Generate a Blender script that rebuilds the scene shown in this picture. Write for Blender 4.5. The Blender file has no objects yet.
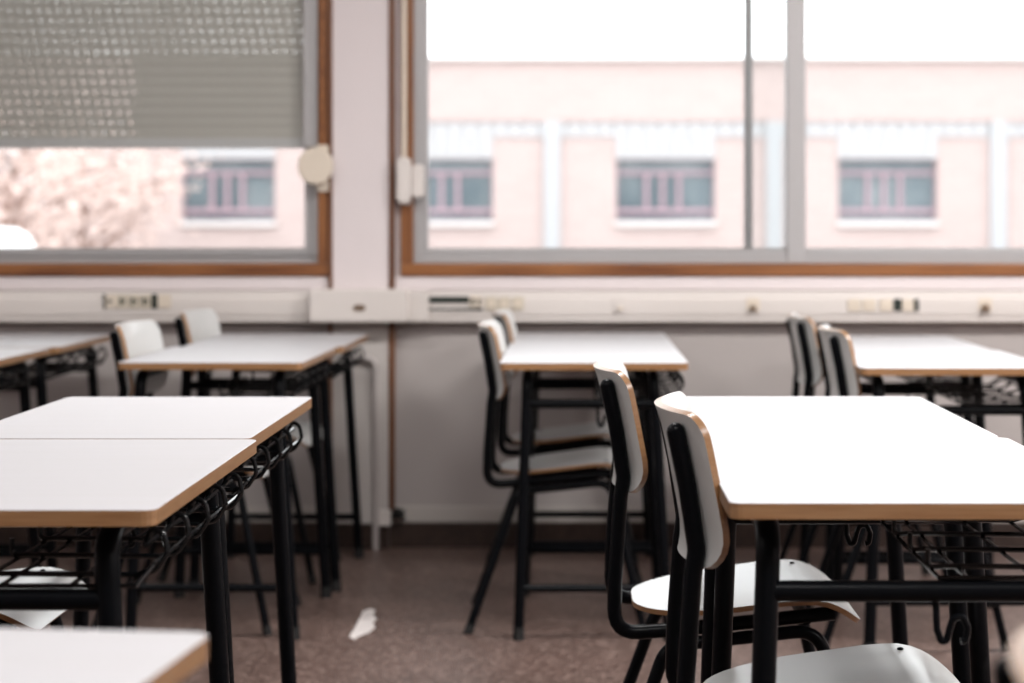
import bpy, bmesh, math, random
from mathutils import Vector, Matrix
random.seed(7)
C = bpy.context.scene.collection
F, CX, HZ, H = 1930.0, 574.0, 224.0, 1.109       # focal length in px, vanishing point, eye height
def X(px, Y): return (px - CX) * Y / F
def Z(py, Y): return H - (py - HZ) * Y / F

# ------------------------------------------------------------------ materials
def mat(name, col, rough=0.5, metal=0.0, spec=0.5, coat=0.0, bump=None, noise=None, trans=0.0):
    m = bpy.data.materials.new(name); m.use_nodes = True
    nt = m.node_tree; b = nt.nodes['Principled BSDF']
    b.inputs['Base Color'].default_value = (*col, 1)
    b.inputs['Roughness'].default_value = rough
    b.inputs['Metallic'].default_value = metal
    b.inputs['Specular IOR Level'].default_value = spec
    b.inputs['Coat Weight'].default_value = coat
    tc = nt.nodes.new('ShaderNodeTexCoord')
    if noise:                                       # (scale xyz, second colour, lo, hi, detail)
        sc, col2, lo, hi, det = noise
        mp = nt.nodes.new('ShaderNodeMapping'); mp.inputs['Scale'].default_value = sc
        n = nt.nodes.new('ShaderNodeTexNoise'); n.inputs['Scale'].default_value = 1; n.inputs['Detail'].default_value = det
        r = nt.nodes.new('ShaderNodeValToRGB')
        r.color_ramp.elements[0].position = lo; r.color_ramp.elements[0].color = (*col, 1)
        r.color_ramp.elements[1].position = hi; r.color_ramp.elements[1].color = (*col2, 1)
        L = nt.links.new
        L(tc.outputs['Object'], mp.inputs['Vector']); L(mp.outputs[0], n.inputs['Vector'])
        L(n.outputs['Fac'], r.inputs['Fac']); L(r.outputs['Color'], b.inputs['Base Color'])
    if bump:
        sc, st = bump
        n2 = nt.nodes.new('ShaderNodeTexNoise'); n2.inputs['Scale'].default_value = sc; n2.inputs['Detail'].default_value = 3
        bp = nt.nodes.new('ShaderNodeBump'); bp.inputs['Strength'].default_value = st; bp.inputs['Distance'].default_value = 0.002
        nt.links.new(tc.outputs['Object'], n2.inputs['Vector'])
        nt.links.new(n2.outputs['Fac'], bp.inputs['Height']); nt.links.new(bp.outputs['Normal'], b.inputs['Normal'])
    return m
M = {}
M['laminate'] = mat('white_laminate', (.455, .45, .465), .48, spec=.22, noise=((3, 40, 3), (.445, .44, .45), .35, .7, 3))
M['chair_laminate'] = mat('chair_laminate', (.58, .59, .58), .24)
M['ply'] = mat('plywood_edge', (.30, .165, .078), .30, spec=.6, noise=((12, 12, 160), (.22, .105, .042), .35, .75, 3))
M['black'] = mat('black_painted_steel', (.0025, .003, .004), .30, spec=.09)
M['blackwire'] = mat('black_wire', (.006, .007, .008), .16, spec=.4)
M['rubber'] = mat('rubber', (.006, .006, .006), .7)
M['steel'] = mat('steel', (.55, .56, .58), .3, 1.0)
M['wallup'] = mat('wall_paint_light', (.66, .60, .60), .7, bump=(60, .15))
M['walllow'] = mat('wall_lower_greige', (.40, .365, .35), .55, bump=(60, .15))  # darker tone for the wall below the trunking
M['pierlow'] = mat('pier_lower_beige', (.50, .465, .44), .55, bump=(60, .15))  # pier below the trunking, between the upper and lower wall tones
M['ceiling'] = mat('ceiling_paint', (.75, .74, .72), .9)
M['skirt_dark'] = mat('dark_skirting_tile', (.022, .012, .009), .4, noise=((60, 60, 60), (.035, .02, .015), .4, .6, 3))
M['skirt_light'] = mat('light_skirting', (.46, .43, .40), .5)
M['wood'] = mat('varnished_wood', (.27, .108, .036), .38, noise=((2.2, 6, 26), (.13, .042, .014), .42, .72, 5))
M['woodv'] = mat('varnished_wood_upright', (.27, .108, .036), .38, noise=((26, 6, 2.2), (.13, .042, .014), .42, .72, 5))
M['wood_dark'] = mat('dark_wood_strip', (.15, .062, .028), .4, noise=((26, 6, 2.2), (.08, .03, .014), .42, .72, 5))
M['alu'] = mat('window_aluminium', (.42, .41, .41), .42, .3)
M['plastic'] = mat('white_plastic', (.64, .595, .56), .4)
M['cream'] = mat('cream_plastic', (.66, .58, .48), .4)
M['socket'] = mat('socket_plastic', (.58, .52, .42), .4)
M['dark'] = mat('dark_recess', (.012, .02, .014), .6)
M['paint_white'] = mat('white_paint', (.86, .83, .81), .5)
M['brown'] = mat('brown_plastic', (.16, .10, .06), .5)
M['pvan'] = mat('van_white', (.9, .9, .9), .3)
M['paper'] = mat('paper', (.62, .58, .56), .7)
M['asphalt'] = mat('asphalt', (.30, .28, .27), .9, noise=((.6, .6, .6), (.36, .34, .33), .3, .7, 4))
M['corr'] = mat('pale_metal_panel', (.45, .445, .455), .5)
M['pale'] = mat('pale_concrete', (.66, .64, .63), .8)
M['pipe_out'] = mat('pale_downpipe', (.42, .425, .44), .5)
M['pink'] = mat('pink_window_frame', (.36, .25, .29), .5)
M['bark'] = mat('bark', (.30, .20, .17), .9)
M['leaf'] = mat('russet_leaf', (.56, .43, .39), .7)
M['tyre'] = mat('tyre', (.02, .02, .02), .8)
M['vanglass'] = mat('vehicle_glass', (.05, .06, .07), .1)

# window glass: clear sheet with a fresnel reflection
def glass_mat(name, tint, rough=0.0):
    g = bpy.data.materials.new(name); g.use_nodes = True
    nt = g.node_tree; nt.nodes.remove(nt.nodes['Principled BSDF']); out = nt.nodes['Material Output']
    tr = nt.nodes.new('ShaderNodeBsdfTransparent'); tr.inputs[0].default_value = (*tint, 1)
    gl = nt.nodes.new('ShaderNodeBsdfGlossy'); gl.inputs['Roughness'].default_value = rough
    fr = nt.nodes.new('ShaderNodeFresnel'); fr.inputs[0].default_value = 1.45
    mx = nt.nodes.new('ShaderNodeMixShader')
    nt.links.new(fr.outputs[0], mx.inputs[0]); nt.links.new(tr.outputs[0], mx.inputs[1]); nt.links.new(gl.outputs[0], mx.inputs[2])
    nt.links.new(mx.outputs[0], out.inputs[0]); return g
M['glass'] = glass_mat('window_glass', (.96, .97, .97))
M['outglass'] = mat('blue_grey_window_glass', (.10, .135, .155), .08, noise=((.9, .9, .7), (.20, .235, .25), .4, .65, 3))

# brown polished terrazzo
def floor_mat():
    m = mat('brown_terrazzo', (.1, .07, .06), .33, spec=.4); nt = m.node_tree; b = nt.nodes['Principled BSDF']
    tc = nt.nodes.new('ShaderNodeTexCoord')
    v = nt.nodes.new('ShaderNodeTexVoronoi'); v.inputs['Scale'].default_value = 95
    r = nt.nodes.new('ShaderNodeValToRGB'); e = r.color_ramp.elements
    e[0].position = 0; e[0].color = (.075, .046, .038, 1); e[1].position = 1; e[1].color = (.29, .21, .18, 1)
    x = e.new(.6); x.color = (.125, .082, .069, 1)
    n = nt.nodes.new('ShaderNodeTexNoise'); n.inputs['Scale'].default_value = 2.2; n.inputs['Detail'].default_value = 5
    mr = nt.nodes.new('ShaderNodeMapRange'); mr.inputs[1].default_value = .3; mr.inputs[2].default_value = .7; mr.inputs[3].default_value = .74; mr.inputs[4].default_value = 1.06
    mx = nt.nodes.new('ShaderNodeMix'); mx.data_type = 'RGBA'; mx.blend_type = 'MULTIPLY'; mx.inputs[0].default_value = 1
    br = nt.nodes.new('ShaderNodeTexBrick'); br.offset = 0; br.inputs['Scale'].default_value = 1
    br.inputs['Brick Width'].default_value = .4; br.inputs['Row Height'].default_value = .4; br.inputs['Mortar Size'].default_value = .002
    br.inputs['Color1'].default_value = br.inputs['Color2'].default_value = (1, 1, 1, 1); br.inputs['Mortar'].default_value = (.72, .7, .7, 1)
    m2 = nt.nodes.new('ShaderNodeMix'); m2.data_type = 'RGBA'; m2.blend_type = 'MULTIPLY'; m2.inputs[0].default_value = 1
    L = nt.links.new
    L(tc.outputs['Object'], v.inputs['Vector']); L(tc.outputs['Object'], n.inputs['Vector']); L(tc.outputs['Object'], br.inputs['Vector'])
    L(v.outputs['Color'], r.inputs['Fac']); L(n.outputs['Fac'], mr.inputs[0])
    L(r.outputs['Color'], mx.inputs[6]); L(mr.outputs[0], mx.inputs[7]); L(mx.outputs[2], m2.inputs[6]); L(br.outputs['Color'], m2.inputs[7])
    L(m2.outputs[2], b.inputs['Base Color'])
    mr2 = nt.nodes.new('ShaderNodeMapRange'); mr2.inputs[3].default_value = .26; mr2.inputs[4].default_value = .44
    L(n.outputs['Fac'], mr2.inputs[0]); L(mr2.outputs[0], b.inputs['Roughness'])
    return m
M['floor'] = floor_mat()

# perforated roller shutter slat: rows of small slots, open where the slats hang apart
def slat_mat():
    m = mat('perforated_shutter', (.74, .69, .62), .5); nt = m.node_tree; b = nt.nodes['Principled BSDF']; out = nt.nodes['Material Output']
    def N(op, a, c=None):
        n = nt.nodes.new('ShaderNodeMath'); n.operation = op
        for i, q in enumerate((a, c)):
            if q is None: continue
            if isinstance(q, (int, float)): n.inputs[i].default_value = q
            else: nt.links.new(q, n.inputs[i])
        return n.outputs[0]
    tc = nt.nodes.new('ShaderNodeTexCoord'); s = nt.nodes.new('ShaderNodeSeparateXYZ'); nt.links.new(tc.outputs['Object'], s.inputs[0])
    x, z = s.outputs[0], s.outputs[2]
    row = N('FLOOR', N('DIVIDE', z, SP)); par = N('MODULO', row, 2.0)
    fx = N('SUBTRACT', N('FRACT', N('ADD', N('DIVIDE', x, .0344), N('MULTIPLY', row, .21))), .5)
    fz = N('SUBTRACT', N('FRACT', N('DIVIDE', z, SP)), .5)
    d = N('ADD', N('POWER', N('ABSOLUTE', fx), 2.0), N('POWER', N('ABSOLUTE', fz), 2.0))
    hole = N('LESS_THAN', d, .045)
    openz = N('GREATER_THAN', z, ZOPEN); openx = N('MULTIPLY', N('LESS_THAN', x, XOPEN), N('LESS_THAN', z, ZOPEN))
    nz = nt.nodes.new('ShaderNodeTexNoise'); nz.inputs['Scale'].default_value = 2.3; nt.links.new(tc.outputs['Object'], nz.inputs['Vector'])
    mr = nt.nodes.new('ShaderNodeMapRange'); mr.inputs[1].default_value = .35; mr.inputs[2].default_value = .6; mr.inputs[3].default_value = .22; mr.inputs[4].default_value = .34
    nt.links.new(nz.outputs['Fac'], mr.inputs[0])
    op = N('MULTIPLY', N('MAXIMUM', openz, N('MULTIPLY', openx, 1.9)), mr.outputs[0])
    fac = N('MULTIPLY', hole, N('ADD', op, .008))
    tr = nt.nodes.new('ShaderNodeBsdfTransparent'); mx = nt.nodes.new('ShaderNodeMixShader')
    nt.links.new(fac, mx.inputs[0]); nt.links.new(b.outputs[0], mx.inputs[1]); nt.links.new(tr.outputs[0], mx.inputs[2]); nt.links.new(mx.outputs[0], out.inputs[0])
    return m

# pinkish brick facade
def brick_mat():
    m = mat('pink_brick', (.5, .38, .34), .85); nt = m.node_tree; b = nt.nodes['Principled BSDF']
    tc = nt.nodes.new('ShaderNodeTexCoord'); mp = nt.nodes.new('ShaderNodeMapping'); mp.inputs['Rotation'].default_value = (math.pi/2, 0, 0)
    br = nt.nodes.new('ShaderNodeTexBrick'); br.inputs['Scale'].default_value = 1
    br.inputs['Brick Width'].default_value = .5; br.inputs['Row Height'].default_value = .16; br.inputs['Mortar Size'].default_value = .012
    br.inputs['Color1'].default_value = (.49, .395, .378, 1); br.inputs['Color2'].default_value = (.465, .372, .355, 1); br.inputs['Mortar'].default_value = (.52, .43, .41, 1)
    L = nt.links.new
    L(tc.outputs['Object'], mp.inputs[0]); L(mp.outputs[0], br.inputs['Vector']); L(br.outputs['Color'], b.inputs['Base Color'])
    return m
M['brick'] = brick_mat()

# ------------------------------------------------------------------ mesh helpers
def obj(name, bm, mats, parent=None, smooth=False, bevel=0, sharp=35):
    me = bpy.data.meshes.new(name)
    bmesh.ops.remove_doubles(bm, verts=bm.verts, dist=1e-6)
    bmesh.ops.recalc_face_normals(bm, faces=bm.faces)
    if smooth:
        for f in bm.faces: f.smooth = True
        for e in bm.edges:
            if len(e.link_faces) == 2 and e.calc_face_angle(0) > math.radians(sharp): e.smooth = False
    bm.to_mesh(me); bm.free()
    for k in (mats if isinstance(mats, (list, tuple)) else [mats]): me.materials.append(M[k])
    o = bpy.data.objects.new(name, me); C.objects.link(o)
    if parent: o.parent = parent
    if bevel:
        md = o.modifiers.new('bevel', 'BEVEL'); md.width = bevel; md.segments = 2; md.limit_method = 'ANGLE'
    return o
def box(bm, x0, x1, y0, y1, z0, z1, mi=0):
    vs = [bm.verts.new((x, y, z)) for x in (x0, x1) for y in (y0, y1) for z in (z0, z1)]
    for q in ((0,1,3,2), (4,6,7,5), (0,4,5,1), (2,3,7,6), (0,2,6,4), (1,5,7,3)):
        f = bm.faces.new([vs[i] for i in q]); f.material_index = mi
    return vs
def fillet(pts, r, n=6):
    pts = [Vector(p) for p in pts]; out = [pts[0]]
    rs = r if isinstance(r, (list, tuple)) else [r] * len(pts)
    for i in range(1, len(pts) - 1):
        a, b, c = pts[i-1], pts[i], pts[i+1]
        u, v = (a - b), (c - b); lu, lv = u.length, v.length; u.normalize(); v.normalize()
        ang = u.angle(v); R = rs[i]
        if R <= 0 or ang > math.pi - .02: out.append(b); continue
        t = min(R / math.tan(ang / 2), lu * .48, lv * .48)
        p0, p1 = b + u * t, b + v * t
        for k in range(n + 1):
            s = k / n; out.append((1-s)**2 * p0 + 2*s*(1-s) * b + s*s * p1)
    out.append(pts[-1]); return out
def tube(bm, pts, r, seg=10, bend=0, nb=6, cap=True, mi=0, r2=None):
    p = fillet(pts, bend, nb) if bend else [Vector(q) for q in pts]
    t0 = (p[1] - p[0]).normalized()
    ref = Vector((0, 0, 1)) if abs(t0.z) < .9 else Vector((0, 1, 0))
    nrm = (ref - ref.dot(t0) * t0).normalized(); rings = []
    for i, q in enumerate(p):
        if i == 0: t = t0
        elif i == len(p) - 1: t = (p[i] - p[i-1]).normalized()
        else: t = ((p[i+1] - p[i]).normalized() + (p[i] - p[i-1]).normalized()).normalized()
        nrm = (nrm - nrm.dot(t) * t).normalized(); bi = t.cross(nrm)
        rr = r if r2 is None else r + (r2 - r) * i / (len(p) - 1)
        rings.append([bm.verts.new(q + (nrm * math.cos(a) + bi * math.sin(a)) * rr) for a in [2 * math.pi * k / seg for k in range(seg)]])
    for a, b in zip(rings, rings[1:]):
        for k in range(seg):
            f = bm.faces.new((a[k], a[(k+1) % seg], b[(k+1) % seg], b[k])); f.material_index = mi
    if cap:
        for R in (rings[0], rings[-1]):
            f = bm.faces.new(R); f.material_index = mi
def sheet(bm, rows, surf, th, ncol=14):
    """curved board: rows = [(s, halfwidth)], surf(s, t) -> (point, normal); faces 0, rim 1"""
    top, bot = [], []
    for s, w in rows:
        a, b = [], []
        for k in range(ncol + 1):
            t = w * (-1 + 2 * k / ncol)
            p, n = surf(s, t); a.append(bm.verts.new(p + n * th / 2)); b.append(bm.verts.new(p - n * th / 2))
        top.append(a); bot.append(b)
    R = len(rows)
    for i in range(R - 1):
        for k in range(ncol):
            bm.faces.new((top[i][k], top[i][k+1], top[i+1][k+1], top[i+1][k]))
            bm.faces.new((bot[i][k], bot[i+1][k], bot[i+1][k+1], bot[i][k+1]))
    rim = [(0, k) for k in range(ncol + 1)] + [(i, ncol) for i in range(1, R)] + [(R-1, k) for k in range(ncol - 1, -1, -1)] + [(i, 0) for i in range(R - 2, 0, -1)]
    for a, b in zip(rim, rim[1:] + rim[:1]):
        f = bm.faces.new((top[a[0]][a[1]], bot[a[0]][a[1]], bot[b[0]][b[1]], top[b[0]][b[1]])); f.material_index = 1
def prism(bm, poly, y0, y1, mi=0, mi_side=None):
    """polygon in xz pushed along y"""
    a = [bm.verts.new((x, y0, z)) for x, z in poly]; b = [bm.verts.new((x, y1, z)) for x, z in poly]
    for f in (bm.faces.new(a), bm.faces.new(list(reversed(b)))): f.material_index = mi
    n = len(poly)
    for i in range(n):
        f = bm.faces.new((a[i], b[i], b[(i+1) % n], a[(i+1) % n])); f.material_index = mi if mi_side is None else mi_side
def rrect(x0, x1, z0, z1, r, n=5):
    out = []
    for cx, cz, a0 in ((x1-r, z1-r, 0), (x0+r, z1-r, 90), (x0+r, z0+r, 180), (x1-r, z0+r, 270)):
        for k in range(n + 1):
            a = math.radians(a0 + 90 * k / n); out.append((cx + r * math.cos(a), cz + r * math.sin(a)))
    return out
def empty(name, loc=(0, 0, 0), rz=0):
    o = bpy.data.objects.new(name, None); C.objects.link(o); o.location = loc; o.rotation_euler = (0, 0, rz); o.empty_display_size = .05
    return o
def tag(o, label, cat, group=None):
    o['label'] = label; o['category'] = cat
    if group: o['group'] = group
    return o
def struct(o): o['kind'] = 'structure'; return o
def copy_tree(o, parent=None):
    c = o.copy(); C.objects.link(c)
    if parent: c.parent = parent
    for ch in list(o.children): copy_tree(ch, c)
    return c

# ------------------------------------------------------------------ room shell
YW = 6.62                       # inner face of the window wall
xL, xR, yB, zC = -4.6, 4.0, -3.2, 2.9
wz0, wz1 = Z(276, YW), 2.30     # window opening
l0, l1 = -4.2, X(331, YW)       # left window opening
r0, r1 = X(401, YW), 3.5
bm = bmesh.new(); box(bm, xL, xR, yB, YW + .3, -.2, 0); struct(obj('floor', bm, 'floor'))
bm = bmesh.new(); box(bm, xL, xR, yB, YW + .3, zC, zC + .15); struct(obj('ceiling', bm, 'ceiling'))
bm = bmesh.new(); box(bm, xL - .15, xL, yB, YW + .3, -.2, zC); struct(obj('wall_left', bm, 'wallup'))
bm = bmesh.new(); box(bm, xR, xR + .15, yB, YW + .3, -.2, zC); struct(obj('wall_right', bm, 'wallup'))
bm = bmesh.new(); box(bm, xL, xR, yB - .15, yB, -.2, zC); struct(obj('wall_back', bm, 'wallup'))
bm = bmesh.new()
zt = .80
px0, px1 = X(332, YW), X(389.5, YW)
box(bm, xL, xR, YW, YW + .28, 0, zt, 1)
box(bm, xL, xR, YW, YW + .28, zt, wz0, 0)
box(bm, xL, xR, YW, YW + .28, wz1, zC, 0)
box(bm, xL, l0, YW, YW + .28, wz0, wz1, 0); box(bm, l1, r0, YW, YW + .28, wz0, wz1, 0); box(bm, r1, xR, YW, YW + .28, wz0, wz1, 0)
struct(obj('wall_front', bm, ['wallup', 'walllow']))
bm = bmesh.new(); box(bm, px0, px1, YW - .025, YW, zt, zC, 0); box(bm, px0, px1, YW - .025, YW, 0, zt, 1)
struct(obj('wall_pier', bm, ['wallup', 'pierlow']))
bm = bmesh.new(); box(bm, xL, px0, YW - .012, YW, 0, Z(522, YW)); box(bm, px1, xR, YW - .012, YW, 0, Z(522, YW)); box(bm, px0, px1, YW - .037, YW - .025, 0, Z(522, YW))
struct(obj('baseboard_front', bm, 'skirt_dark', bevel=.002))
bm = bmesh.new(); box(bm, xL, px0, YW - .007, YW, Z(522, YW), Z(506, YW)); box(bm, px1, xR, YW - .007, YW, Z(522, YW), Z(506, YW))
struct(obj('trim_1', bm, 'skirt_light', bevel=.002))
# brown corner strips of the pier, down to the floor
for n, a, b, yy in ((2, 329.5, 333.5, YW - .032), (3, 389.5, 395.5, YW - .032)):
    bm = bmesh.new(); box(bm, X(a, YW), X(b, YW), yy, YW, Z(510, YW) if n == 3 else Z(520, YW), zC)
    struct(obj('trim_%d' % n, bm, 'wood_dark', bevel=.003))

# ------------------------------------------------------------------ windows
def frame_strip(bm, x0, x1, z0, z1, y0, y1, w, sides='LRBT'):
    if 'B' in sides: box(bm, x0, x1, y0, y1, z0, z0 + w)
    if 'T' in sides: box(bm, x0, x1, y0, y1, z1 - w, z1)
    if 'L' in sides: box(bm, x0, x0 + w, y0, y1, z0 + w, z1 - w)
    if 'R' in sides: box(bm, x1 - w, x1, y0, y1, z0 + w, z1 - w)
px = YW / F
def window(n, x0, x1, stiles):
    t = struct(empty('window_%d' % n, ((x0 + x1) / 2, YW, wz0)))
    off = Vector(t.location)
    def put(name, bm, m, **k):
        for v in bm.verts: v.co -= off
        return obj(name, bm, m, t, **k)
    wc = 12.5 * px
    bm = bmesh.new(); box(bm, x0, x1, YW - .018, YW + .06, wz0, wz0 + wc); box(bm, x0, x1, YW - .018, YW + .06, wz1 - wc, wz1); put('wood_casing', bm, 'wood', bevel=.004)
    bm = bmesh.new(); box(bm, x0, x0 + wc, YW - .018, YW + .06, wz0 + wc, wz1 - wc); box(bm, x1 - wc, x1, YW - .018, YW + .06, wz0 + wc, wz1 - wc); put('wood_jamb', bm, 'woodv', bevel=.004)
    fx0, fx1, fz0, fz1 = x0 + wc, x1 - wc, wz0 + wc, wz1 - wc
    bm = bmesh.new(); frame_strip(bm, fx0, fx1, fz0, fz1, YW + .005, YW + .07, 7 * px); put('outer_frame', bm, 'alu', bevel=.003)
    w = 7 * px; a, b, c, d = fx0 + w, fx1 - w, fz0 + w, fz1 - w
    for k, (sx0, sx1, sy) in enumerate(stiles(a, b)):
        sh = bmesh.new(); wl = 7.5 * px
        frame_strip(sh, sx0, sx1, c, d, sy, sy + .022, wl)
        s = put('sash', sh, 'alu', bevel=.003)
        g = bmesh.new(); box(g, sx0 + wl - .004, sx1 - wl + .004, sy + .009, sy + .013, c + wl - .004, d - wl + .004)
        for v in g.verts: v.co -= off
        obj('pane', g, 'glass', s)
    return t
# left: one sash in view, seam hidden behind the shutter / out of frame
window(1, l0, l1, lambda a, b: [(a, (a + b) / 2 + .02, YW + .042), ((a + b) / 2 - .02, b, YW + .014)])
sa, sb = X(806, YW + .04), X(746, YW + .02)
window(2, r0, r1, lambda a, b: [(a, sa, YW + .042), (sb, sb + 2.2, YW + .014)] if False else [(a, X(800, YW), YW + .014), (sb + 0.0, b, YW + .042)])

bm = bmesh.new(); box(bm, X(787, YW), X(806, YW), YW + .001, YW + .075, wz0 + 12.5*px, wz1 - 12.5*px)
o = struct(obj('trim_5', bm, 'alu', bevel=.004))
# sill band under the casings
bm = bmesh.new(); box(bm, xL, px0 - .0, YW - .014, YW, Z(290, YW), Z(277.5, YW)); box(bm, px1 + 4*px, xR, YW - .014, YW, Z(290, YW), Z(277.5, YW))
struct(obj('trim_4', bm, 'wallup', bevel=.004))

# ------------------------------------------------------------------ roller shutter (hangs behind the sash)
SP = .0353
ys = YW + .085
sz0, sx1 = Z(137, YW), X(306, YW)
ZOPEN, XOPEN = Z(53, YW + .085) - sz0, X(136, YW + .085)
M['slat'] = slat_mat()
t = empty('roller_shutter', (0, ys, sz0))
tag(t, 'grey perforated roller shutter pulled half down over the left window', 'shutter')
bm = bmesh.new(); n = int((wz1 - .03 - sz0) / SP); seg = 6; prev = None
for i in range(n):
    for k in range(seg):
        s0 = k / seg
        z = i * SP + s0 * SP; y = -.0012 * math.sin(math.pi * min(1, s0 * 1.12)) if s0 < .9 else 0.002
        cur = [bm.verts.new((l0 + .06, y, z)), bm.verts.new((sx1, y, z))]
        if prev: bm.faces.new((prev[0], prev[1], cur[1], cur[0]))
        prev = cur
o = obj('slat_curtain', bm, 'slat', t)
md = o.modifiers.new('sol', 'SOLIDIFY'); md.thickness = .0012; md.offset = 1
bm = bmesh.new(); prism(bm, rrect(l0 + .06, sx1, -.036, 0.0, .006), -.009, .009); obj('bottom_bar', bm, 'paint_white', t)
bm = bmesh.new()
gx0, gx1 = X(304, YW) , X(317.5, YW)
for a, b in ((gx0, gx0 + .008), (gx1 - .010, gx1)): box(bm, a, b, YW - .016 - ys, YW + .004 - ys, Z(147, YW) - sz0, wz1 - .05 - sz0)
box(bm, gx0, gx1, YW - .008 - ys, YW + .004 - ys, Z(147, YW) - sz0, wz1 - .05 - sz0)
obj('guide_rail', bm, 'alu', t, bevel=.002)

# strap winders
def winder(name, label, xs, ydisc, zc, flip):
    t = empty(name, (xs, YW - .018, zc)); tag(t, label, 'strap winder', 'shutter strap winders on the window frames')
    bm = bmesh.new(); prism(bm, rrect(-.020, .022, -.085, .075, .010), -.014, 0); obj('mounting_plate', bm, 'cream' if not flip else 'plastic', t, bevel=.003)
    if not flip:
        bm = bmesh.new(); prism(bm, [(-.020 + .060 * math.cos(a), .002 + .064 * math.sin(a)) for a in [2*math.pi*k/28 for k in range(28)]], -.050, -.014); obj('strap_drum', bm, 'cream', t, smooth=True, bevel=.005)
    else:
        bm = bmesh.new(); prism(bm, rrect(-.024, .026, -.082, .078, .024), -.05, -.014); obj('strap_drum', bm, 'plastic', t, smooth=True, bevel=.006)
        bm = bmesh.new(); prism(bm, rrect(.026, .070, -.062, .052, .016), -.040, -.014); obj('drum_cover', bm, 'plastic', t, smooth=True, bevel=.006)
    bm = bmesh.new(); box(bm, -.008, .008, -.008, -.005, .070, 1.0); obj('strap', bm, 'cream' if flip else 'wood', t)
    return t
winder('strap_winder', 'round cream strap winder on the wooden frame beside the roller shutter', X(323.5, YW), 0, Z(167, YW), False)
winder('strap_winder', 'oblong white strap winder on the wooden frame of the open right window', X(405, YW), 0, Z(180, YW), True)

# ------------------------------------------------------------------ trunking on the wall
def trunking(x0, x1, label):
    t = empty('cable_trunking', ((x0 + x1)/2, YW, Z(306, YW))); zc = Z(306, YW); L = (x1 - x0) / 2
    tag(t, label, 'cable trunking', 'wall trunking below the windows')
    zt_, zb = Z(290.5, YW) - zc, Z(322, YW) - zc
    bm = bmesh.new()
    prof = [(.006, zb), (-.050, zb), (-.055, zb + .004), (-.055, zb + .020), (-.058, zb + .022), (-.058, zt_ - .026), (-.052, zt_ - .022), (-.050, zt_ - .004), (-.046, zt_), (.006, zt_)]
    a = [bm.verts.new((-L, y, z)) for y, z in prof]; b = [bm.verts.new((L, y, z)) for y, z in prof]
    bm.faces.new(a); bm.faces.new(b[::-1])
    for i in range(len(prof)): j = (i+1) % len(prof); bm.faces.new((a[i], b[i], b[j], a[j]))
    obj('trunk_body', bm, 'plastic', t, bevel=.0015)
    bm = bmesh.new(); box(bm, -L + .01, L - .01, -.0605, -.058, zb + .030, zt_ - .036); obj('cover_strip', bm, 'plastic', t, bevel=.001)
    return t
trunking(-4.55, X(312, YW), 'long white cable trunking below the shuttered left window')
right_trunk = trunking(X(429.5, YW), 3.95, 'long white cable trunking below the open right window')
YJ = YW - .11
t = empty('junction_box', (X(360, YJ), YW - .025, Z(306, YJ))); tag(t, 'white boxed-out trunking cover bridging the pier between the windows', 'trunking cover')
yy = YW - .025; ox, oz = X(360, YJ), Z(306, YJ)
bm = bmesh.new(); prism(bm, rrect(X(309, YJ) - ox, X(407, YJ) - ox, Z(322.5, YJ) - oz, Z(289.5, YJ) - oz, .008), -.085, .025); obj('cover_body', bm, 'plastic', t, bevel=.006)
bm = bmesh.new(); prism(bm, rrect(X(406, YJ) - ox, X(428, YJ) - ox, Z(322.5, YJ) - oz, Z(291, YJ) - oz, .006), -.050, .025); obj('side_cover', bm, 'plastic', t, bevel=.004)
bm = bmesh.new(); prism(bm, rrect(-.022, .018, -.016, .004, .009), -.088, -.084); obj('badge', bm, 'brown', t)

YF = YW - .0605
def outlet(name, label, x0, x1, z0, z1, m='socket', holes=(), dark=()):
    cx_, cz_ = (x0 + x1)/2, (z0 + z1)/2
    t = empty(name, (cx_, YF, cz_)); tag(t, label, 'power outlet' if 'socket' in name else 'trunking fitting')
    bm = bmesh.new(); prism(bm, rrect(x0 - cx_, x1 - cx_, z0 - cz_, z1 - cz_, .003), -.006, .0); obj('face_plate', bm, m, t, bevel=.001)
    for (hx, w, hh) in holes:
        bm = bmesh.new(); prism(bm, rrect(hx - cx_ - w/2, hx - cx_ + w/2, -hh/2, hh/2, min(w, hh) * .3), -.0075, -.0055); obj('socket_well', bm, 'dark' if dark else 'cream', t)
    return t
def zz(a, b): return Z(b, YF), Z(a, YF)
def dslot(x0, x1, y0, y1, label):
    z0, z1 = zz(y0, y1); cx_, cz_ = (X(x0, YF) + X(x1, YF))/2, (z0 + z1)/2
    bm = bmesh.new(); hw = (X(x1, YF) - X(x0, YF))/2; box(bm, -hw, hw, -.004, 0, z0 - cz_, z1 - cz_)
    o = obj('trunking_opening', bm, 'dark'); o.location = (cx_, YF, cz_); tag(o, label, 'trunking gap')
z0, z1 = zz(294.5, 308)
outlet('power_socket', 'cream socket at left end of the row below the shuttered window', X(106, YF), X(117.5, YF), z0, z1, 'cream', [(X(110, YF), .016, .010)], 1)
for q, w_ in ((123, 'second'), (134.5, 'third'), (146, 'fourth')):
    outlet('power_socket', w_ + ' socket from the left in the row below the shuttered window', X(q - 5.2, YF), X(q + 5.2, YF), z0, z1, 'socket', [(X(q - 1.5, YF), .009, .024), (X(q + 2, YF), .006, .012)], 1)
dslot(103.5, 106, 294, 308.5, 'narrow dark gap left of the sockets below the shuttered window')
dslot(151.5, 157.5, 294, 308.5, 'dark open slot right of the sockets below the shuttered window')
outlet('blank_plate', 'cream blank plate beside the dark slot below the shuttered window', X(158, YF), X(171, YF), z0, z1, 'cream')
dslot(428.5, 469, 296.5, 302.8, 'long dark open slot in the trunking right of the pier')
dslot(428.5, 482, 308.2, 310.2, 'thin dark gap below the white strip right of the pier')
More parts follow.
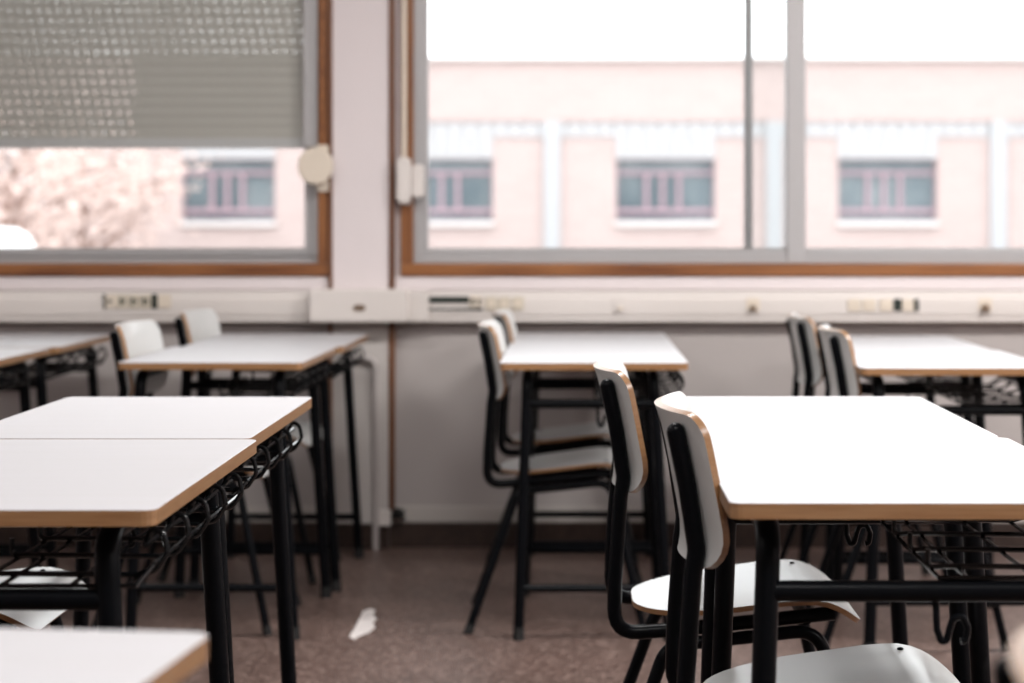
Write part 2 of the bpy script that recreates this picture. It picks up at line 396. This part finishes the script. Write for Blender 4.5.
outlet('data_outlet', 'small brassy outlet at the end of the long dark slot', X(469.5, YF), X(482, YF), Z(307, YF), Z(296, YF), 'cream', [(X(473, YF), .010, .02), (X(479, YF), .008, .02)], 1)
for q, w_ in ((491, 'left'), (504, 'middle'), (518, 'right')):
    outlet('power_socket', w_ + ' of three pale sockets behind the middle chairs', X(q - 5.8, YF), X(q + 5.8, YF), Z(310, YF), Z(297, YF), 'socket', [(X(q, YF), .022, .022)])
for q, w_ in ((854, 'left'), (869, 'middle'), (886, 'right')):
    outlet('power_socket', w_ + ' of three cream sockets above the far right desks', X(q - 6.3, YF), X(q + 6.3, YF), Z(311, YF), Z(299, YF), 'cream', [(X(q, YF), .022, .022)])
dslot(893.5, 901.5, 299, 311, 'wider dark slot above the far right desks')
outlet('blank_plate', 'cream blank plate between two dark slots above the far right desks', X(902, YF), X(913.5, YF), Z(311, YF), Z(299, YF), 'cream')
dslot(914, 918.5, 299, 311, 'narrow dark slot above the far right desks')
for q, w_, s in ((620, 'faint cream button on the trunking above the middle desks', .008), (753, 'small brown button on the trunking between middle and right desks', .011), (985, 'round brown knob on the trunking near the right edge of the view', .014)):
    bm = bmesh.new(); box(bm, -.022, .022, -.004, 0, -.022, .022); t = obj('button_plate', bm, 'cream' if q > 700 else 'plastic', right_trunk, bevel=.001)
    t.location = Vector((X(q, YF), YF, Z(304.5, YF))) - right_trunk.location; t['label'] = w_
    bm = bmesh.new(); bmesh.ops.create_cone(bm, cap_ends=True, segments=16, radius1=s, radius2=s * .8, depth=.02, matrix=Matrix.Translation((0, -.014, -.012)) @ Matrix.Rotation(math.pi/2, 4, 'X')); obj('knob', bm, 'brown' if q > 700 else 'cream', t, smooth=True)

# white conduit bending down the pier to the floor
bm = bmesh.new(); yc = YW - .045
tube(bm, [(X(352, YW), yc, Z(357, YW)), (X(377, YW), yc, Z(357, YW)), (X(377, YW), yc, .0)], .011, bend=.07, nb=8)
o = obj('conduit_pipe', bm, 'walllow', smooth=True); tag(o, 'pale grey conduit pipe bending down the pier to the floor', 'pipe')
t = empty('pipe_valve', (X(399, YW), YW - .03, Z(513, YW))); tag(t, 'small dark valve at the foot of the brown strip on the wall', 'valve')
bm = bmesh.new(); tube(bm, [(-.02, 0, 0), (.022, 0, 0)], .016, 12); obj('valve_body', bm, 'rubber', t, smooth=True)
bm = bmesh.new(); tube(bm, [(0, 0, 0), (0, -.03, .012)], .008, 10); tube(bm, [(0, -.03, .004), (0, -.03, .026)], .012, 10); obj('valve_handle', bm, 'rubber', t, smooth=True)
bm = bmesh.new(); box(bm, X(380, YW), X(392, YW), YW - .05, YW - .037, Z(524, YW), Z(508, YW)); o = obj('conduit_box', bm, 'plastic', bevel=.003)
tag(o, 'small white box beside the conduit pipe at floor level', 'conduit box')

# ------------------------------------------------------------------ desk
def make_desk():
    t = empty('school_desk')
    TH, TZ = .019, .768
    bm = bmesh.new()
    poly = rrect(-.25, .25, -.35, .35, .016, 4)
    a = [bm.verts.new((x, y, TZ)) for x, y in poly]; b = [bm.verts.new((x, y, TZ - TH)) for x, y in poly]
    a1 = [bm.verts.new((x * .9965, y * .9975, TZ + .0009)) for x, y in poly]
    bm.faces.new(a1); bm.faces.new(b[::-1]); n = len(poly)
    for i in range(n):
        j = (i+1) % n
        bm.faces.new((a[i], a1[i], a1[j], a[j])); f = bm.faces.new((a[i], a[j], b[j], b[i])); f.material_index = 1
    obj('tabletop', bm, ['laminate', 'ply'], t)
    zr = TZ - TH - .0165
    for sx, xt, xf in ((-1, -.197, -.224), (1, .178, .222)):
        for sy in (-1, 1):
            bm = bmesh.new(); yl = sy * .300
            tube(bm, [(xf, sy * .306, .0), (xt, yl, zr), (xt, sy * .17, zr)], .0155, 14, bend=[0, .055, 0], nb=8)
            lg = obj('leg', bm, 'black', t, smooth=True)
            bm = bmesh.new(); tube(bm, [(xf, sy * .306, .0), (xf - (xf - xt) * .045, sy * .3055, .035)], .0172, 14); obj('foot_cap', bm, 'rubber', lg, smooth=True)
        bm = bmesh.new(); tube(bm, [(xt, -.172, zr), (xt, .172, zr)], .0155, 14); obj('side_rail', bm, 'black', t, smooth=True)
    def xat(sx, z): xt, xf = ((-.197, -.224), (.178, .222))[sx > 0]; return xf + (xt - xf) * z / zr
    for sy in (-1, 1):
        for z, r in ((.652, .0135), (.142, .0115)):
            bm = bmesh.new(); yb = sy * (.306 - .006 * z / zr); tube(bm, [(xat(-1, z), yb, z), (xat(1, z), yb, z)], r, 12); obj('crossbar', bm, 'black', t, smooth=True)
    # wire basket under the top, curled up along its outer side
    bm = bmesh.new(); wr = .0031; zb = .668
    for x in (.015, .050, .135, .205): tube(bm, [(x, -.297, zb), (x, .297, zb)], wr, 6)
    for y in (-.25, -.125, 0, .125, .25):
        tube(bm, [(.010, y, zb + .028), (.010, y, zb + .004), (.03, y, zb + .006), (.205, y, zb + .004), (.228, y, zb + .010), (.243, y, zb + .032), (.238, y, zb + .056), (.224, y, zb + .062), (.214, y, zb + .040)], wr * 1.2, 8, bend=.014, nb=4)
    for (x, z) in ((.231, zb + .022), (.222, zb + .046)): tube(bm, [(x, -.275, z), (x, .275, z)], wr, 6)
    for sy in (-1, 1): tube(bm, [(.015, sy * .297, zb), (.215, sy * .297, zb), (.231, sy * .275, zb + .022)], wr, 6)
    obj('wire_basket', bm, 'blackwire', t, smooth=True)
    bm = bmesh.new(); hy = -.306
    pts = [(.010, hy + .004, .648), (.011, hy, .606), (.018, hy, .590), (.027, hy, .592), (.031, hy, .606), (.037, hy, .620), (.052, hy, .622), (.060, hy, .608), (.057, hy, .592), (.049, hy, .591)]
    pts = [(.010 + (p[0] - .010) * .78, p[1], p[2]) for p in pts]; tube(bm, pts, .0045, 8, bend=.008, nb=3); obj('bag_hook', bm, 'black', t, smooth=True)
    return t
desks = [  # x, y, rotation, height factor, label
    (.440, 2.714, 0, 1, 'nearest white-topped desk at right, hook and basket under its front edge'),
    (.431, 3.444, 0, 1, 'white-topped desk butted behind the nearest right desk'),
    (-.749, 2.673, 0, 1, 'white-topped desk at left nearer the camera, its top corner jutting past the one behind'),
    (-.755, 3.432, 0, 1, 'white-topped desk butted behind the large near left desk'),
    (-.585, 1.285, -.10, 1, 'blurred foreground desk cut off by the bottom left corner of the view'),
    (.053, 5.452, 0, .965, 'front desk of the middle pair, between the aisle and the right rows'),
    (.053, 6.154, 0, .965, 'rear desk of the middle pair, against the wall under the open window'),
    (-.960, 5.445, -.020, .965, 'front desk of the far left pair with two white chair backs behind it'),
    (-.930, 6.120, -.008, .965, 'rear desk of the far left pair, against the wall beside the conduit pipe'),
    (-1.805, 5.380, -.015, .965, 'front desk of the pair at the far left edge, seen edge-on'),
    (-1.785, 6.110, -.005, .965, 'rear desk of the pair at the far left edge, against the wall'),
    (.983, 5.270, 0, .965, 'front desk of the far right pair behind the nearest right desks'),
    (.972, 5.985, 0, .965, 'rear desk of the far right pair, below the cream sockets'),
]
proto = make_desk()
for i, (x, y, r, s, lab) in enumerate(desks):
    o = proto if i == 0 else copy_tree(proto)
    sx, sy = {0: (1, 1.035), 1: (1, 1.035), 2: (1, 1.078), 3: (.962, 1.055), 7: (.985, .95), 8: (.965, .95)}.get(i, (1, 1))
    o.location = (x, y, 0); o.rotation_euler = (0, 0, r); o.scale = (sx, sy, s)
    if i in (5, 6):                                  # the middle pair stands on a slightly narrower frame
        for ch in o.children:
            if ch.name.split('.')[0] in ('leg', 'side_rail', 'crossbar'): ch.scale = (.9, 1, 1)
    tag(o, lab, 'desk', 'white-topped school desks with black frames')

# ------------------------------------------------------------------ chair
def make_chair():
    t = empty('school_chair')
    # seat
    bm = bmesh.new(); x0, x1, W = .031, .414, .200
    def hw(x):
        w = W - .012 * (1 - (x - x0) / (x1 - x0))
        ra = .17
        if x < x0 + ra: u = 1 - (x - x0) / ra; w -= .155 * (1 - math.sqrt(max(0, 1 - u**2.2)))
        rb = .045
        if x > x1 - rb: u = 1 - (x1 - x) / rb; w -= rb * (1 - math.sqrt(max(0, 1 - u*u)))
        return w
    def zs(x, y):
        u = (x - x0) / (x1 - x0)
        z = .441 + .030 * max(0, min(1, u / .7))**1.1 - .007 * math.sin(math.pi * min(1, u * 1.25)) * (1 - (y / .22)**2)
        if u > .78: z -= .040 * ((u - .78) / .22)**2
        return z
    def surf(x, y):
        e = 1e-3; p = Vector((x, y, zs(x, y)))
        n = Vector((-(zs(x + e, y) - zs(x - e, y)) / (2*e), -(zs(x, y + e) - zs(x, y - e)) / (2*e), 1)).normalized()
        return p, n
    ss = [0, .004, .012, .03, .06, .1, .16, .24, .34, .45, .56, .66, .74, .8, .85, .89, .92, .945, .965, .98, .992, 1]
    sheet(bm, [(x0 + (x1 - x0) * s, hw(x0 + (x1 - x0) * s)) for s in ss], surf, .0088, 20)
    seat = obj('seat', bm, ['chair_laminate', 'ply'], t, smooth=True, sharp=50)
    for x in (.335, .120):
        for y in (-.155, .155):
            p, nn = surf(x, y); bm = bmesh.new()
            bmesh.ops.create_uvsphere(bm, u_segments=10, v_segments=6, radius=.005, matrix=Matrix.Translation(p + nn * .0055) @ Matrix.Diagonal((1, 1, .5, 1)))
            obj('rivet', bm, 'black', seat, smooth=True)
    # backrest
    zb0, zb1, BW = .648, .858, .190
    def bhw(z):
        w = BW
        rt, rb = .030, .060
        if z > zb1 - rt: u = 1 - (zb1 - z) / rt; w -= rt * (1 - math.sqrt(max(0, 1 - u*u)))
        if z < zb0 + rb: u = 1 - (z - zb0) / rb; w -= .055 * (1 - math.sqrt(max(0, 1 - u*u)))
        return w
    def xb(z):
        u = (z - zb0) / (zb1 - zb0)
        return .010 - .039 * max(0, u)**1.15 - .010 * max(0, u - .8) * 5 * max(0, u - .8) * 2 - .010 * max(0, .25 - u) * 4 * (.25 - u) * 4
    def bs(z, y):
        k = .047 / .19**2; e = 1e-3
        p = Vector((xb(z) + k * y * y, y, z)); dz = (xb(z + e) - xb(z - e)) / (2*e)
        return p, Vector((1, -2 * k * y, -dz)).normalized()
    sv = [0, .01, .03, .07, .13, .2, .28, .4, .5, .6, .7, .8, .86, .9, .94, .965, .985, .996, 1]
    bm = bmesh.new(); sheet(bm, [(zb0 + (zb1 - zb0) * s, bhw(zb0 + (zb1 - zb0) * s)) for s in sv], bs, .0100, 18)
    obj('backrest', bm, ['chair_laminate', 'ply'], t, smooth=True, sharp=50)
    # frame: upright + seat rail on each side
    r = .0125
    for s in (-1, 1):
        y = s * .145
        def bx_(z): return xb(z) + .047 / .19**2 * y * y - .006 - r
        bm = bmesh.new()
        tube(bm, [(bx_(.832), y, .832), (bx_(.76), y, .76), (bx_(.675), y, .675), (bx_(.66) - .004, y, .640), (-.002, y * 1.03, .50), (-.004, y * 1.04, .408), (.12, y * 1.06, .418), (.372, y * 1.04, .444)], r, 12, bend=[0, 0, .05, .05, .08, .07, .1, 0], nb=6)
        bmesh.ops.create_uvsphere(bm, u_segments=12, v_segments=8, radius=r, matrix=Matrix.Translation((bx_(.832), y, .832)))
        obj('upright_rail', bm, 'black', t, smooth=True)
        for which in (0, 1):
            yt, yf = s * .168, s * .212
            z0 = .412
            if which == 0: pts = [(-.055, yf, 0), (.085, yt, .392), (.21, yt, .405)]
            else: pts = [(.440, yf, 0), (.345, yt, .420), (.205, yt, .4045)]
            bm = bmesh.new(); tube(bm, pts, .0115, 12, bend=[0, .05, 0], nb=7); lg = obj('leg', bm, 'black', t, smooth=True)
            d = (Vector(pts[1]) - Vector(pts[0])).normalized()
            bm = bmesh.new(); tube(bm, [Vector(pts[0]), Vector(pts[0]) + d * .028], .0135, 12); obj('foot_cap', bm, 'rubber', lg, smooth=True)
    for x in (.10, .325):
        zc_ = .416 if x < .2 else .436
        bm = bmesh.new(); tube(bm, [(x, -.158, zc_), (x, .158, zc_)], .0105, 10); obj('cross_tube', bm, 'black', t, smooth=True)
    return t
chairs = [
    (.151, 2.72, 0, 1.0, 'chair nearest the camera in full, pushed under the nearest right desk'),
    (.072, 3.45, 0, 1.0, 'chair with bright white seat beside the second right desk'),
    (.284, 1.045, 0, 1.0, 'blurred chair back peeking in at the bottom right corner of the view'),
    (-1.305, 3.37, 0, 1.0, 'chair whose white seat front shows beneath the near left desk'),
    (-.235, 5.43, 0, .967, 'nearer of the two chairs at the middle pair of desks'),
    (-.225, 6.15, 0, .967, 'farther of the two chairs at the middle pair, closest to the wall'),
    (-1.240, 5.43, -.05, .967, 'nearer of the two white-backed chairs behind the far left pair'),
    (-1.216, 6.19, -.07, .967, 'farther white-backed chair behind the far left pair, by the wall'),
    (.697, 5.21, 0, .967, 'nearer of the two chairs pushed against the far right pair'),
    (.690, 5.90, 0, .967, 'farther of the two chairs pushed against the far right pair'),
]
proto = make_chair()
for i, (x, y, r, s, lab) in enumerate(chairs):
    o = proto if i == 0 else copy_tree(proto)
    o.location = (x, y, 0); o.rotation_euler = (0, 0, r); o.scale = (s, s, s)
    tag(o, lab, 'chair', 'school chairs with plywood seats and black tube frames')

# ------------------------------------------------------------------ scrap on the floor
poly = [(349, 637), (354, 630), (358, 622), (363, 612), (370, 609), (375, 611), (373, 616), (377, 619), (373, 623), (375, 628), (369, 633), (360, 636), (354, 640)]
fp = []
for a, b in poly:
    Y = H * F / (b - HZ); fp.append((X(a, Y), Y))
cx_ = sum(p[0] for p in fp) / len(fp); cy_ = sum(p[1] for p in fp) / len(fp)
bm = bmesh.new()
top = [bm.verts.new((x - cx_, y - cy_, .0022)) for x, y in fp]; bot = [bm.verts.new((x - cx_, y - cy_, 0)) for x, y in fp]
bm.faces.new(top); bm.faces.new(bot[::-1])
for i in range(len(fp)): j = (i+1) % len(fp); bm.faces.new((top[i], bot[i], bot[j], top[j]))
o = obj('paper_scrap', bm, 'paper'); o.location = (cx_, cy_, 0.0002); tag(o, 'torn white paper scrap lying on the brown floor in the aisle', 'paper scrap')

# ------------------------------------------------------------------ outside
ZG = -1.1
bm = bmesh.new(); box(bm, -80, 80, YW + .3, 120, ZG - .3, ZG); o = struct(obj('ground', bm, 'asphalt'))
YB = 40.0
def bx(p): return X(p, YB)
def bz(p): return Z(p, YB)
bt = empty('school_building', (0, YB, ZG)); tag(bt, 'pale pink brick building with dark windows across the yard', 'building')
def bpart(name, bm, m, parent=None):
    for v in bm.verts: v.co -= Vector((0, YB, ZG))
    return obj(name, bm, m, parent or bt)
wins = [(-50, 49), (182, 275), (394, 493), (616, 715), (838, 937), (1060, 1159), (1282, 1381)]
bm = bmesh.new()
box(bm, bx(-400), bx(1700), YB, YB + 10, ZG, bz(223))
box(bm, bx(-400), bx(1700), YB, YB + 10, bz(120), bz(60))
edges = [-400] + [e for w in wins for e in w] + [1700]
for a, b in zip(edges[0::2], edges[1::2]): box(bm, bx(a), bx(b), YB, YB + 10, bz(223), bz(120))
bpart('brick_wall', bm, 'brick')
bm = bmesh.new(); box(bm, bx(-402), bx(1702), YB - .15, YB + 10.1, bz(60), bz(57)); bpart('roof_edge', bm, 'pale')
bm = bmesh.new(); box(bm, bx(-400), bx(1700), YB - .10, YB, bz(121.5), bz(118.5)); bpart('ledge', bm, 'brick')
bm = bmesh.new()
for k in range(-20, 115):
    a = k * 15.0; box(bm, bx(a), bx(a + 11), YB - .05, YB, bz(137), bz(121.5)); box(bm, bx(a + 11), bx(a + 15), YB - .02, YB, bz(137), bz(121.5))
bpart('metal_band', bm, 'corr')
for a, b in wins:
    bm = bmesh.new()
    for k in range(9): s = (b - a) / 9; box(bm, bx(a + k * s), bx(a + k * s + s * .75), YB - .05, YB + .3, bz(159), bz(137)); box(bm, bx(a + k*s + s*.75), bx(a + k*s + s), YB - .02, YB + .3, bz(159), bz(137))
    bpart('lintel_panel', bm, 'corr')
    bm = bmesh.new(); box(bm, bx(a - 1), bx(b + 1), YB - .12, YB + .3, bz(226), bz(221)); bpart('window_sill', bm, 'pale')
    bm = bmesh.new(); box(bm, bx(a), bx(b), YB + .20, YB + .23, bz(221), bz(159)); g = bpart('window_glass', bm, 'outglass')
    bm = bmesh.new(); w = b - a
    box(bm, bx(a), bx(b), YB + .12, YB + .2, bz(174.5), bz(171)); box(bm, bx(a), bx(b), YB + .12, YB + .2, bz(213), bz(208.5))
    for q in (.31, .475, .64): box(bm, bx(a + w * q - 2), bx(a + w * q + 2), YB + .12, YB + .2, bz(208.5), bz(174.5))
    frame_strip(bm, bx(a), bx(b), bz(221), bz(159), YB + .1, YB + .2, .03)
    bpart('window_frame', bm, 'pink', g) 
for a in (552, 774, 998, 330):
    bm = bmesh.new(); box(bm, bx(a - 8), bx(a + 8), YB - .10, YB, ZG, bz(121.5)); bpart('downpipe', bm, 'pipe_out')

# white van parked in the yard, only its roof corner shows above the sill
def van():
    Y = 21.0; xr = X(41, Y + 1.9); t = empty('parked_van', (xr - 2.4, Y, ZG)); tag(t, 'white vehicle roof showing above the sill at lower left of the shuttered window', 'van')
    h = Z(226, Y) - ZG
    bm = bmesh.new()
    prof = [(-2.4, .35), (-2.4, h * .62), (-1.75, h * .66), (-1.15, h * .93), (-.7, h), (1.75, h), (2.15, h * .985), (2.34, h * .93), (2.4, h * .8), (2.4, .35)]
    prism(bm, prof, 0, 1.9); obj('body', bm, 'pvan', t, bevel=.10)
    bm = bmesh.new(); prism(bm, [(-1.6, h * .66), (-1.1, h * .9), (-.35, h * .9), (-.35, h * .66)], -.01, .02); obj('side_window', bm, 'vanglass', t)
    for x in (-1.6, 1.5):
        bm = bmesh.new(); bmesh.ops.create_cone(bm, cap_ends=True, segments=28, radius1=.34, radius2=.34, depth=.24, matrix=Matrix.Translation((x, .10, .34)) @ Matrix.Rotation(math.pi/2, 4, 'X')); w_ = obj('wheel', bm, 'tyre', t)
        bm = bmesh.new(); bmesh.ops.create_cone(bm, cap_ends=True, segments=20, radius1=.19, radius2=.17, depth=.03, matrix=Matrix.Translation((x, -.03, .34)) @ Matrix.Rotation(math.pi/2, 4, 'X')); obj('hub_cap', bm, 'steel', w_)
van()

# trees in the yard seen at left
def tree(x, y, top, label, seed):
    rnd = random.Random(seed); t = empty('yard_tree', (x, y, ZG)); tag(t, label, 'tree', 'russet trees in the yard')
    ht = top - ZG; bm = bmesh.new()
    tube(bm, [(0, 0, -.02), (.05, 0, ht * .3), (0, .05, ht * .6)], .16, 9, r2=.08)
    tips = []
    for k in range(16):
        a = rnd.uniform(0, 6.28); z0 = ht * rnd.uniform(.28, .6); L = rnd.uniform(1.2, 2.3)
        p1 = Vector((math.cos(a) * L * .5, math.sin(a) * L * .5, z0 + L * .35)); p2 = Vector((math.cos(a) * L, math.sin(a) * L, z0 + L * rnd.uniform(.35, .9)))
        tube(bm, [(0.02, 0.02, z0), p1, p2], .05, 6, r2=.012); tips += [p1, p2, (p1 + p2) / 2]
    obj('trunk', bm, 'bark', t, smooth=True)
    bm = bmesh.new()
    for p in tips:
        for k in range(34):
            q = p + Vector((rnd.gauss(0, .34), rnd.gauss(0, .34), rnd.gauss(0, .3))); s = rnd.uniform(.05, .11)
            u = Vector((rnd.gauss(0, 1), rnd.gauss(0, 1), rnd.gauss(0, 1))).normalized(); v = u.orthogonal().normalized()
            bm.faces.new([bm.verts.new(q + u * s), bm.verts.new(q + v * s * .6), bm.verts.new(q - u * s), bm.verts.new(q - v * s * .6)])
    me = obj('foliage', bm, 'leaf', t)
tree(X(5, 29.5), 29.5, 3.6, 'russet-leaved tree at the left, half behind the roller shutter', 3)
tree(X(80, 36), 36, 3.3, 'smaller russet-leaved tree just left of the building window under the shutter', 5)

# ------------------------------------------------------------------ light
w = bpy.data.worlds.new('overcast_sky'); bpy.context.scene.world = w; w.use_nodes = True
bg = w.node_tree.nodes['Background']; bg.inputs[0].default_value = (.97, .985, 1, 1); bg.inputs[1].default_value = 4.0
def area(name, loc, rot, sx, sy, power, col):
    l = bpy.data.lights.new(name, 'AREA'); l.shape = 'RECTANGLE'; l.size = sx; l.size_y = sy; l.energy = power; l.color = col
    o = bpy.data.objects.new(name, l); o.location = loc; o.rotation_euler = rot; C.objects.link(o); return o
for x0, x1, nm in ((l0, l1, 'daylight_portal_left'), (r0, r1, 'daylight_portal_right')):
    o = area(nm, ((x0 + x1)/2, YW + .30, (wz0 + wz1)/2), (-math.pi/2, 0, 0), x1 - x0, wz1 - wz0, 1, (1, 1, 1)); o.data.cycles.is_portal = True
for k, (x, y) in enumerate(((-2.6, 1.2), (0, 1.2), (2.4, 1.2), (-2.6, 4.2), (0, 4.2), (2.4, 4.2), (-1.2, -1.5), (1.4, -1.5))[:6]):
    area('unseen_fill_light', (x, y, zC - .03), (0, 0, 0), 1.2, .3, (45 if y < 2 else 62) * (2.4 if x > 1 else .6 if x < -1 else .9), (1, .98, .97))  # unseen fill lights added under the ceiling, strongest at right

# ------------------------------------------------------------------ camera
cd = bpy.data.cameras.new('camera'); cam = bpy.data.objects.new('camera', cd); C.objects.link(cam)
cam.location = (0, 0, H); cam.rotation_euler = (math.pi/2, 0, 0)
cd.sensor_width = 36; cd.lens = F / 1024 * 36; cd.shift_x = -(CX - 512) / 1024; cd.shift_y = -(341.5 - HZ) / 1024
cd.clip_start = .05; cd.clip_end = 300
cd.dof.use_dof = True; cd.dof.focus_distance = 2.95; cd.dof.aperture_fstop = 3.6
sc = bpy.context.scene; sc.camera = cam
sc.view_settings.view_transform = 'Standard'; sc.view_settings.look = 'None'; sc.view_settings.exposure = 0; sc.view_settings.gamma = 1; sc.view_settings.use_curve_mapping = False
sc.cycles.use_denoising = True; sc.cycles.max_bounces = 10; sc.cycles.diffuse_bounces = 5; sc.cycles.transparent_max_bounces = 12
sc.cycles.caustics_reflective = False; sc.cycles.caustics_refractive = False; sc.cycles.sample_clamp_indirect = 6
